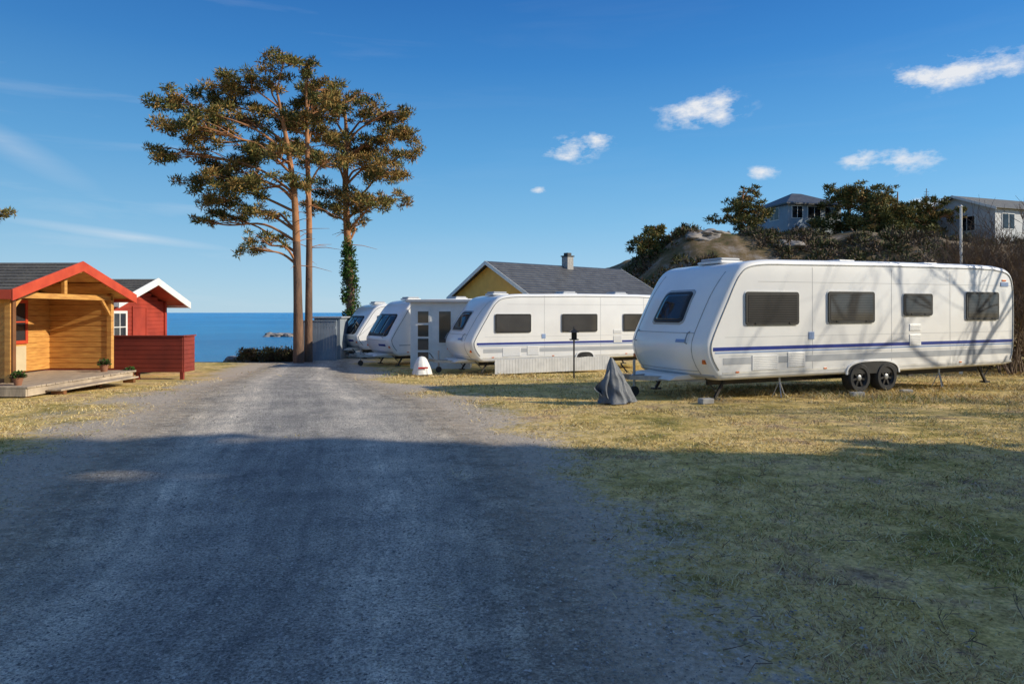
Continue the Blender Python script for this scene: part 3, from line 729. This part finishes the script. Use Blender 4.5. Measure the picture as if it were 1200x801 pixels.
mb.build('walls',[trim_w],e)
mb=MB(); mb.box(-.15,2.6,-.2,1.1,2.451,2.56,0); mb.build('flat_roof',[greypaint],e,bevel=.02)
mb=MB(); mb.box(.2,.75,-.03,-.002,.05,2.25,0); 
for k in range(4): mb.box(.28,.67,-.045,-.02,.2+k*.5,.62+k*.5,1)
for xx_ in (1.0,): mb.box(xx_,xx_+.55,-.03,-.002,.9,2.2,0); mb.box(xx_+.06,xx_+.49,-.045,-.02,.97,2.12,1)
mb.build('door_and_windows',[trim_w,blind],e)
e=empty('grey_board_fence',(-8.95,29.3,-.4)); mb=MB()
for k in range(11): mb.box(k*.125,k*.125+.11,0,.02,.05,1.72,0)
mb.box(0,1.37,.021,.06,.3,.4,0); mb.box(0,1.37,.021,.06,1.4,1.5,0); mb.box(-.03,1.41,-.02,.08,1.721,1.77,0)
for k in (0,1.36): mb.box(k-.04,k+.04,.061,.14,0,1.71,0)
mb.build('boards',[fencegrey],e)
e=empty('tool_shed',(-8.75,30.2,-.4)); mb=MB(); mb.box(0,1.15,0,1.5,0,1.85,0); mb.box(-.1,1.25,-.15,1.6,1.851,1.92,1); mb.box(.3,1.0,-.03,-.002,.1,1.7,2)
mb.build('shed_body',[fencegrey,greypaint,greypaint],e,bevel=.01)
e=empty('skirt_fence',(-.55,22.15,-.33),math.radians(25)); mb=MB()
for k in range(42): mb.box(k*.105,k*.105+.098,0,.02,.03,.50+.012*math.sin(k),0)
mb.box(0,4.4,.021,.05,.35,.41,0); mb.build('pickets',[M('pale_grey_boards',(.60,.61,.62),(.50,.51,.52),4,.6)],e)
e=empty('garden_lamp_post',(1.87,20.6,-.28)); mb=MB(); mb.tube([(0,0,0),(0,0,1.15)],.025,8,0); mb.box(-.13,.13,-.13,.13,1.15,1.18,0); mb.box(-.08,.08,-.08,.08,1.18,1.38,1)
mb.add([(-.15,-.15,1.38),(.15,-.15,1.38),(.15,.15,1.38),(-.15,.15,1.38),(0,0,1.5)],[(0,1,4),(1,2,4),(2,3,4),(3,0,4),(0,3,2,1)],0); mb.tube([(0,0,1.48),(0,0,1.56)],.015,6,0); mb.build('lamp',[blackp,darkglass],e)
e=empty('flagpole',(14.6,22.2,-.3)); mb=MB(); mb.tube([(0,0,0),(0,0,5.4)],[.05,.035],10,0); mb.tube([(0,0,5.4),(0,0,5.44),(0,0,5.5)],[.02,.06,.01],10,0); mb.build('pole',[trim_w],e,smooth=True)
e=empty('antenna_mast',(42.5,70,8.0)); mb=MB(); mb.tube([(0,0,0),(0,0,6.4)],.05,6,0)
for k in range(4): mb.tube([(-.4+.05*k,0,5.3+.25*k),(.4-.05*k,0,5.3+.25*k)],.02,5,0)
mb.build('mast',[steel],e)

# ------------------------------------------------------------------ vegetation
def tuft_mesh(name,C,R,npc,ln,wd,mats,probs,parent,flat=.5,up=.5,shell=.35):
    C=np.asarray(C,float);R=np.asarray(R,float)
    cnt=np.maximum(4,(npc*(R/np.mean(R))**2)).astype(int)
    ci=np.repeat(np.arange(len(C)),cnt); n=len(ci)
    d=rng.normal(size=(n,3)); d/=np.linalg.norm(d,axis=1)[:,None]
    rad=(shell+(1-shell)*rng.random(n))[:,None]
    off=d*rad*R[ci][:,None]; off[:,2]*=flat
    p=C[ci]+off
    dr=d+rng.normal(size=(n,3))*.6; dr[:,2]+=up; dr/=np.linalg.norm(dr,axis=1)[:,None]
    sd=np.cross(dr,rng.normal(size=(n,3))); sd/=np.linalg.norm(sd,axis=1)[:,None]+1e-9
    l=ln*rng.uniform(.6,1.3,n)[:,None]; w=wd*rng.uniform(.6,1.3,n)[:,None]
    V=np.stack([p-sd*w,p+sd*w,p+dr*l],1).reshape(-1,3)
    cb=rng.random(len(C))[ci]; pr=np.array(probs)
    mi=rng.choice(len(mats),n,p=probs); alt=np.where(cb<pr[0]*.8,0,np.where(cb<(pr[0]+pr[1]),1,len(mats)-1))
    mi=np.where(rng.random(n)<.5,alt,mi)
    return npmesh(name,V,np.arange(3*n).reshape(-1,3),mats,mi,parent=parent)
def pine(loc,trunk,rads,pads,name='pine_tree',limb=.06,yawseed=0,ivy=None,probs=(.24,.42,.34),dead=True,sub=15,tl=.16,tw=.028,npc=115,scale=1,xs=1,flatpad=.30,rk=1.0):
    e=empty(name,loc); e.scale=(scale,)*3; rs=random.Random(yawseed)
    mb=MB(); tp=catmull(trunk,5); tr=np.interp(np.linspace(0,1,len(tp)),np.linspace(0,1,len(rads)),rads)
    mb.tube(tp,list(tr),12,0)
    C=[];R=[]
    for (px,pz,pr) in pads:
        px*=xs; py=rs.uniform(-1,1)*min(1.9,pr*1.5)
        c=Vector((px,py,pz))
        zt=pz-rs.uniform(.5,1.3)-abs(px-tp[-1].x)*.12
        cand=min(tp,key=lambda q:abs(q.z-max(zt,tp[0].z+2)))
        ri=tr[min(range(len(tp)),key=lambda i:(tp[i]-cand).length)]
        m1=cand.lerp(c,.35)+Vector((rs.uniform(-.25,.25),rs.uniform(-.2,.2),rs.uniform(.1,.5)))
        m2=cand.lerp(c,.7)+Vector((rs.uniform(-.25,.25),rs.uniform(-.2,.2),rs.uniform(-.1,.3)))
        pts=catmull([cand,m1,m2,c],5); r0=min(limb,ri*.6)
        mb.tube(pts,list(np.linspace(r0,.015,len(pts))),6,1)
        tilt=rs.uniform(-.25,.25)
        for k in range(int(sub*max(.6,pr))):
            a=rs.uniform(0,6.28); rr_=pr*math.sqrt(rs.random())*1.15
            if rs.random()<.10: rr_*=1.35
            q=c+Vector((rr_*math.cos(a),rr_*math.sin(a),rs.uniform(-1,1)*flatpad*pr+tilt*rr_*math.cos(a)))
            C.append(q); R.append((pr*rs.uniform(.14,.36)+.08)*rk)
            st=pts[rs.randrange(len(pts)//2,len(pts))]
            mb.tube([st,(st+q)/2+Vector((0,0,.08)),q],[.02,.014,.006],4,1,cap=False)
    if dead:
        for k in range(20):
            i=rs.randrange(len(tp)//3,len(tp)-2); p=tp[i]; a=rs.uniform(0,6.28); l=rs.uniform(.4,1.6)
            d=Vector((math.cos(a),math.sin(a)*.6,rs.uniform(-.25,.3)))
            mb.tube([p,p+d*l*.5,p+d*l+Vector((0,0,-.12))],[.02,.012,.005],4,1,cap=False)
    o=mb.build('trunk_and_limbs',[bark,barkup],e,smooth=True,angle=60)
    H=tp[-1].z
    for p in o.data.polygons:
        if p.material_index==0 and p.center.z>H*.45: p.material_index=1
    tuft_mesh('foliage',[tuple(c) for c in C],R,npc,tl,tw,[pin_d,pin_m,pin_b],list(probs),e,flat=.6,up=.45,shell=.15)
    if ivy:
        z0,z1,r=ivy; Cs=[];Rs=[]
        for k in range(90):
            z=z0+(z1-z0)*rs.random(); t=min(tp,key=lambda q:abs(q.z-z)); a=rs.uniform(0,6.28)
            rr_=r*(1.1-.6*(z-z0)/(z1-z0)); Cs.append((t.x+rr_*.6*math.cos(a),t.y+rr_*.6*math.sin(a),z)); Rs.append(.16+.1*rs.random())
        tuft_mesh('ivy',Cs,Rs,60,.09,.04,[ivym,pin_d],[.8,.2],e,flat=1,up=0,shell=.3)
    return e
padsA=[(-4.4,10.25,1.1),(-3.0,11.3,1.2),(-1.75,11.7,1.0),(-.35,12.0,.8),(-4.9,8.6,1.0),(-3.5,9.3,1.3),(-1.9,10.5,1.2),(-4.4,7.6,1.0),(-3.15,8.1,1.2),(-3.85,6.85,1.0),(-2.5,7.2,1.1),(-3.3,6.0,.7),(-1.6,6.2,.8),(-1.35,5.1,.7),(-.7,8.5,.9),(-1.75,4.6,.55),(-5.1,9.6,.8),(-2.6,10.3,1.0),(-3.9,11.0,.8),(-2.3,8.7,1.0),(-1.2,9.4,.9),(-1.3,7.4,.7),(-4.3,5.9,.45)]
pine((-8.75,28.0,-.4),[(0,0,-.2),(-.03,0,2.5),(-.12,.1,5),(-.22,.1,7),(-.5,.1,9),(-.9,0,11.2)],[.24,.18,.155,.13,.10,.04],padsA,yawseed=1,xs=.93)
padsB=[(-.2,11.1,.9),(.4,9.7,.9),(-.35,7.4,.7),(.35,11.7,.75),(.8,8.4,.65),(-.6,9.9,.9),(.0,12.3,.5),(.9,10.7,.7)]
pine((-8.5,28.5,-.4),[(0,0,-.2),(.02,0,3),(.0,.1,6),(-.08,.1,9),(-.1,0,11.8)],[.18,.145,.12,.09,.03],padsB,yawseed=2)
padsC=[(-.8,11.3,.9),(-.2,10.35,1.1),(1.5,9.6,1.1),(.9,8.2,1.15),(-1.05,8.5,1.0),(1.85,7.8,.9),(-.2,7.1,1.0),(1.2,6.6,1.0),(-.9,6.4,.75),(1.75,10.5,.8),(.4,11.5,.65),(2.3,8.8,.75),(.3,9.2,1.0),(-.7,9.6,.9),(.9,10.4,.8),(1.9,7.0,.75),(.4,5.9,.65),(2.5,9.8,.5)]
pine((-8.15,34.0,-.75),[(0,0,-.2),(.1,0,2.5),(-.05,.1,5),(-.15,.1,7.5),(-.1,.1,9.5),(-.2,0,11.2)],[.22,.18,.16,.13,.09,.04],padsC,yawseed=3,ivy=(1.2,5.2,.42),scale=1.17,probs=(.16,.32,.52))
pine((-21.1,24.5,-.4),[(0,0,-.2),(.1,0,3),(0,.1,6),(0,0,8)],[.25,.2,.15,.05],[(2.5,5.65,.5),(.5,7.5,1.2),(-1,7,1.2),(-1.5,5.5,1.2),(.6,4.6,.6)],yawseed=5,dead=False)
def hillpine(x,y,h,w,seed,kind='pine_tree'):
    rs=random.Random(seed); z=float(height(x,y))-.3; pads=[]
    for k in range(14):
        t=rs.uniform(.3,1.0); r=w*.5*(1.15-.6*t)*rs.uniform(.6,1); a=rs.uniform(-1,1)
        pads.append((a*w*.5*(1.15-.55*t),h*t-.2,max(.6,r*.9)))
    pine((x,y,z),[(0,0,0),(.1*w*rs.uniform(-1,1),0,h*.5),(0,0,h)],[.2,.14,.05],pads,yawseed=seed,probs=(.36,.50,.14),dead=False,sub=8,tl=.30,tw=.07,npc=50,name=kind,flatpad=.4,rk=1.1)
for (px_,yd,h,w,s) in [(767,64,3.0,3.4,20),(800,70,2.0,2.0,21),(687,57,3.0,3.0,22),(872,68,5.6,4.2,23),(906,70,1.8,1.6,29),(992,70,6.2,5.0,24),(1016,68,5.4,4.6,30),(1052,72,6.2,4.8,25),(1085,68,4.8,4.0,26),(1032,66,3.6,3.8,28),(1110,72,4.0,4.0,31)]:
    hillpine((px_-600)/800*yd,yd,h,w,s)
C=[];R=[]
for k in range(3000):
    x=random.uniform(5,75);y=random.uniform(47,72)
    z=float(height(x,y)); 
    if z<.8: continue
    if fbm(np.array(x*.16),np.array(y*.16),77)<.40 : continue
    r=random.uniform(.3,.95); C.append((x,y,z+r*.15)); R.append(r)
tuft_mesh('hillside_scrub',C,R,60,.35,.07,[scr_b,scr_g,twigm],[.36,.44,.20],None,flat=.7,up=.4,shell=.3)
def rock(name,loc,s,seed,mat=rockm):
    import bmesh
    bm=bmesh.new(); bmesh.ops.create_icosphere(bm,subdivisions=5,radius=1)
    for v in bm.verts:
        n=mnoise.fractal(v.co*1.6+Vector((seed*7.3,0,0)),1,2,5); n2=mnoise.noise(v.co*.7+Vector((seed,9,0)))
        v.co*=1+.26*n+.2*n2
    me=bpy.data.meshes.new(name); bm.to_mesh(me); bm.free(); me.materials.append(mat)
    me.polygons.foreach_set('use_smooth',[True]*len(me.polygons))
    o=bpy.data.objects.new(name,me); COL.objects.link(o); o.location=loc; o.scale=s; o.rotation_euler[2]=seed; return o
rock('rock_outcrop',(18.2,63,8.4),(3.6,2.2,.9),1)
rock('rock_outcrop',(24,60,7.3),(2.2,1.8,.7),4)
for (x,y,s,sd) in [(-34,100,2.2,1),(-32.2,99,1.3,2),(-36,102,1.0,3)]: rock('sea_skerry',(x,y,-1.75),(s,s*.8,.45),sd)
for (x,y,s,sd) in [(-11.3,29,.4,5),(-10.2,29.4,.35,6),(-9.6,29,.3,7),(-12.0,29.3,.35,9)]: rock('shore_rock',(x,y,-.4),(s*1.2,s,s*.6),sd)
C=[];R=[]
for k in range(90):
    C.append((random.uniform(-11.5,-9.2),random.uniform(28.4,29.0),-.4+random.uniform(.1,.48))); R.append(random.uniform(.15,.28))
tuft_mesh('low_hedge',C,R,90,.09,.025,[hedge_b,scr_g],[.7,.3],None,flat=.9,up=.3)
def bare(name,loc,h,spread,seed,stems=6,depth=5,r0=.04,mat=twigm,lean=.35,n=5):
    rs=random.Random(seed); mb=MB()
    def grow(p,d,l,r,k):
        q=p; pts=[p];rad=[r]
        for i in range(3):
            d=(d+Vector((rs.gauss(0,.14),rs.gauss(0,.14),rs.gauss(0.03,.08)))).normalized(); q=q+d*l/3; pts.append(q); rad.append(r*(1-.12*(i+1)))
        mb.tube(pts,rad,n if k>1 else 3,0,cap=False)
        if k>0:
            for b_ in range(rs.choice((2,3,3))):
                src=rs.choice(pts[1:]); nd=(d+Vector((rs.gauss(0,.5),rs.gauss(0,.5),rs.gauss(.15,.3)))).normalized()
                grow(src,nd,l*rs.uniform(.6,.85),max(.006,r*.6) if h>2 else r*.6,k-1)
    for s in range(stems):
        a=rs.uniform(0,6.28); o=Vector((math.cos(a)*spread*.3*rs.random(),math.sin(a)*spread*.3*rs.random(),0))
        grow(o,Vector((math.cos(a)*lean,math.sin(a)*lean,1)).normalized(),h*.36,r0*rs.uniform(.7,1),depth)
    e=empty(name,loc); mb.build('branches',[mat],e); return e
for i,(x,y,h) in enumerate([(16.3,22.2,5.4),(16.9,22.6,5.6),(17.6,22.5,5.8),(15.4,23.4,4.8),(16.6,24.0,5.2),(18.6,23.5,6.0),(14.4,24.0,4.0)]):
    bare('bare_shrub',(x,y,-.3),h,1.8,50+i,stems=9,depth=5,r0=.034,lean=.3)
C=[];R=[]
for k in range(200):
    x=random.uniform(13.5,22); C.append((x,random.uniform(23.5,26),random.uniform(-.2,2.3+.30*(x-14)))); R.append(random.uniform(.3,.6))
tuft_mesh('thicket_hedge',C,R,110,.28,.016,[scr_b,twigm,scr_g],[.45,.4,.15],None,flat=.9,up=.3)
bare('bare_shrub',(2.75,3.45,0),.36,.5,80,stems=5,depth=3,r0=.0035,lean=.9)
bare('bare_shrub',(2.35,3.6,0),.22,.4,81,stems=3,depth=3,r0=.003,lean=1.2)
bare('bare_birch_tree',(17.5,13.6,0),9.0,1.0,90,stems=2,depth=5,r0=.11,lean=.15)
bare('bare_birch_tree',(20.5,15.6,0),9.0,1.0,91,stems=1,depth=5,r0=.12,lean=.15)
bare('bare_birch_tree',(19.0,10.0,0),9.5,1.0,93,stems=2,depth=6,r0=.12,lean=.2)
# dense spruces to the right and behind the photographer: the source of the foreground shade
k=0
for x in (17,22.5,28,34):
    for y in np.arange(-19.5,4.9,2.0):
        hh=12.3+((x*7+y*3)%3)*.8+ (2.8 if x>20 else 0)+(2.6 if x>30 else 0); yy0=float(y+(x-17)*-.13-(.3*math.sin(x)))
        if x==17: hh-=1.8
        rs=random.Random(k); k+=1
        C=[];R=[]
        for q in range(60):
            t=rs.random()**.8; r=2.1*(1-t)**.7+.2; a=rs.uniform(0,6.28); C.append((math.cos(a)*r*rs.random()**.5,math.sin(a)*r*rs.random()**.5,.4+t*(hh-.6))); R.append(.5+.6*(1-t))
        e=empty('spruce_tree',(x+rs.uniform(-.5,.5),yy0,0)); mb=MB(); mb.tube([(0,0,-.1),(0,0,hh*.95)],[.2,.03],8,0); mb.build('trunk',[bark],e)
        tuft_mesh('foliage',C,R,36,.55,.25,[pin_d,pin_m],[.7,.3],e,flat=.7,up=-.1,shell=.1)

# ------------------------------------------------------------------ sky and sun
AZ=math.radians(81); EL=math.radians(25)
w=bpy.data.worlds.new('World'); scene.world=w; w.use_nodes=True; nt=w.node_tree; N=nt.nodes; L=nt.links; N.clear()
out=N.new('ShaderNodeOutputWorld'); bg=N.new('ShaderNodeBackground'); L.new(bg.outputs[0],out.inputs[0]); bg.inputs[1].default_value=.13
sky=N.new('ShaderNodeTexSky'); sky.sky_type='NISHITA'; sky.sun_disc=False; sky.sun_elevation=EL; sky.sun_rotation=math.pi-AZ
sky.altitude=0; sky.air_density=1.0; sky.dust_density=.3; sky.ozone_density=2.5
tc=N.new('ShaderNodeTexCoord'); sep=N.new('ShaderNodeSeparateXYZ'); L.new(tc.outputs['Generated'],sep.inputs[0])
def mth(op,a,b_=None,c=None):
    m=N.new('ShaderNodeMath'); m.operation=op
    for i,s in enumerate((a,b_,c)):
        if s is None: continue
        if isinstance(s,(int,float)): m.inputs[i].default_value=s
        else: L.new(s,m.inputs[i])
    return m.outputs[0]
az=mth('ARCTAN2',sep.outputs[0],sep.outputs[1]); el=mth('ARCSINE',sep.outputs[2])
cmb=N.new('ShaderNodeCombineXYZ'); L.new(az,cmb.inputs[0]); L.new(el,cmb.inputs[1])
def elldist(a,ee,ia,ie,tilt=0):
    v=cmb.outputs[0]
    if tilt:
        c2=N.new('ShaderNodeCombineXYZ'); L.new(az,c2.inputs[0]); L.new(mth('MULTIPLY_ADD',az,-tilt,el),c2.inputs[1]); ee=ee-a*tilt; v=c2.outputs[0]
    m=N.new('ShaderNodeVectorMath'); m.operation='MULTIPLY_ADD'; L.new(v,m.inputs[0]); m.inputs[1].default_value=(ia,ie,0); m.inputs[2].default_value=(-a*ia,-ee*ie,0)
    l=N.new('ShaderNodeVectorMath'); l.operation='LENGTH'; L.new(m.outputs[0],l.inputs[0]); return l.outputs['Value']
nz=N.new('ShaderNodeTexNoise'); nz.inputs['Scale'].default_value=24; nz.inputs['Detail'].default_value=7; nz.inputs['Roughness'].default_value=.66
mpp=N.new('ShaderNodeMapping'); mpp.inputs['Scale'].default_value=(1,1,2.0); L.new(tc.outputs['Generated'],mpp.inputs[0]); L.new(mpp.outputs[0],nz.inputs['Vector'])
def angs(px,py):
    a=math.atan((px-600)/800); return a,math.atan((366-py)/800*math.cos(a))
dmin=None
for (px,py,sx,sy) in [(1110,86,84,18),(1170,78,60,18),(820,131,50,18),(845,122,22,15),(668,174,34,15),(698,166,24,12),(1055,188,54,14),(1010,186,26,11),(893,202,22,8),(632,223,12,5),(1090,240,28,10)]:
    a,ee=angs(px,py); d=elldist(a,ee,800/(sx*math.cos(a)**2),800/(sy*math.cos(a)))
    dmin=d if dmin is None else mth('MINIMUM',dmin,d)
cl=mth('ADD',mth('MULTIPLY_ADD',dmin,-.9,.9),mth('MULTIPLY_ADD',nz.outputs[0],3.4,-1.7))
cl=mth('MAXIMUM',mth('MULTIPLY',cl,mth('MINIMUM',mth('MAXIMUM',mth('MULTIPLY_ADD',dmin,-1.1,1.7),0),1)),0)
cl=mth('MINIMUM',cl,.93)
ci=N.new('ShaderNodeTexNoise'); ci.inputs['Scale'].default_value=3.2; ci.inputs['Detail'].default_value=6; ci.inputs['Roughness'].default_value=.55; ci.inputs['Distortion'].default_value=.4
mp2=N.new('ShaderNodeMapping'); mp2.inputs['Scale'].default_value=(1,1,9); mp2.inputs['Rotation'].default_value=(0,math.radians(-5),0); L.new(tc.outputs['Generated'],mp2.inputs[0]); L.new(mp2.outputs[0],ci.inputs['Vector'])
cir=mth('MULTIPLY',mth('MAXIMUM',mth('MULTIPLY_ADD',ci.outputs[0],3.2,-1.75),0),.22)
lf=N.new('ShaderNodeMapRange'); lf.inputs[1].default_value=-.1; lf.inputs[2].default_value=-.45; lf.inputs[3].default_value=0.15; lf.inputs[4].default_value=1; L.new(az,lf.inputs[0])
cir=mth('MULTIPLY',cir,lf.outputs[0])
for (px,py,sx,sy,dn,tilt) in [(140,275,150,7,.65,-.10),(20,175,110,22,.35,-.45)]:
    a,ee=angs(px,py); d=elldist(a,ee,800/(sx*math.cos(a)**2),800/(sy*math.cos(a)),tilt)
    cir=mth('ADD',cir,mth('MULTIPLY',mth('MAXIMUM',mth('MULTIPLY_ADD',d,-1.0,1.0),0),mth('MULTIPLY',ci.outputs[0],dn)))
allc=mth('MAXIMUM',cl,cir)
gr=N.new('ShaderNodeValToRGB'); cr=gr.color_ramp
stops=[(0,(.44,.66,.82)),(.03,(.34,.59,.81)),(.08,(.20,.48,.76)),(.14,(.10,.36,.70)),(.22,(.035,.22,.58)),(.30,(.012,.13,.45)),(.45,(.10,.20,.42)),(1,(.18,.23,.38))]
while len(cr.elements)<len(stops): cr.elements.new(.5)
for e_,(p,c) in zip(cr.elements,stops): e_.position=p; e_.color=(*c,1)
L.new(mth('DIVIDE',mth('MAXIMUM',el,0),math.pi/2),gr.inputs[0])
azb=N.new('ShaderNodeMapRange'); azb.inputs[1].default_value=-.7; azb.inputs[2].default_value=.9; azb.inputs[3].default_value=.94/.13; azb.inputs[4].default_value=1.22/.13; L.new(az,azb.inputs[0])
sc_=N.new('ShaderNodeVectorMath'); sc_.operation='SCALE'; L.new(azb.outputs[0],sc_.inputs['Scale']); L.new(gr.outputs[0],sc_.inputs[0])
hsv=N.new('ShaderNodeHueSaturation'); hsv.inputs['Saturation'].default_value=1.1; L.new(sky.outputs[0],hsv.inputs['Color'])
mg=N.new('ShaderNodeMixRGB'); mg.inputs[0].default_value=.86; L.new(hsv.outputs[0],mg.inputs[1]); L.new(sc_.outputs[0],mg.inputs[2])
mx=N.new('ShaderNodeMixRGB'); L.new(allc,mx.inputs[0]); L.new(mg.outputs[0],mx.inputs[1]); mx.inputs[2].default_value=(6.5,6.6,6.8,1)
L.new(mx.outputs[0],bg.inputs[0])
sd=bpy.data.lights.new('sun','SUN'); sd.energy=5.0; sd.angle=math.radians(.53); sd.color=(1,.90,.72)
so=bpy.data.objects.new('sun',sd); COL.objects.link(so)
to=Vector((math.sin(AZ)*math.cos(EL),-math.cos(AZ)*math.cos(EL),math.sin(EL)))
so.rotation_euler=to.to_track_quat('Z','Y').to_euler(); so.location=(30,-5,20)
cam=bpy.data.cameras.new('camera'); cam.lens=24; cam.sensor_width=36; cam.clip_end=20000; cam.shift_y=-34.5/1200
co=bpy.data.objects.new('camera',cam); COL.objects.link(co); co.location=(0,0,1.7); co.rotation_euler=(math.radians(90),0,0); scene.camera=co
scene.view_settings.view_transform='Standard'; scene.view_settings.look='None'; scene.view_settings.exposure=0
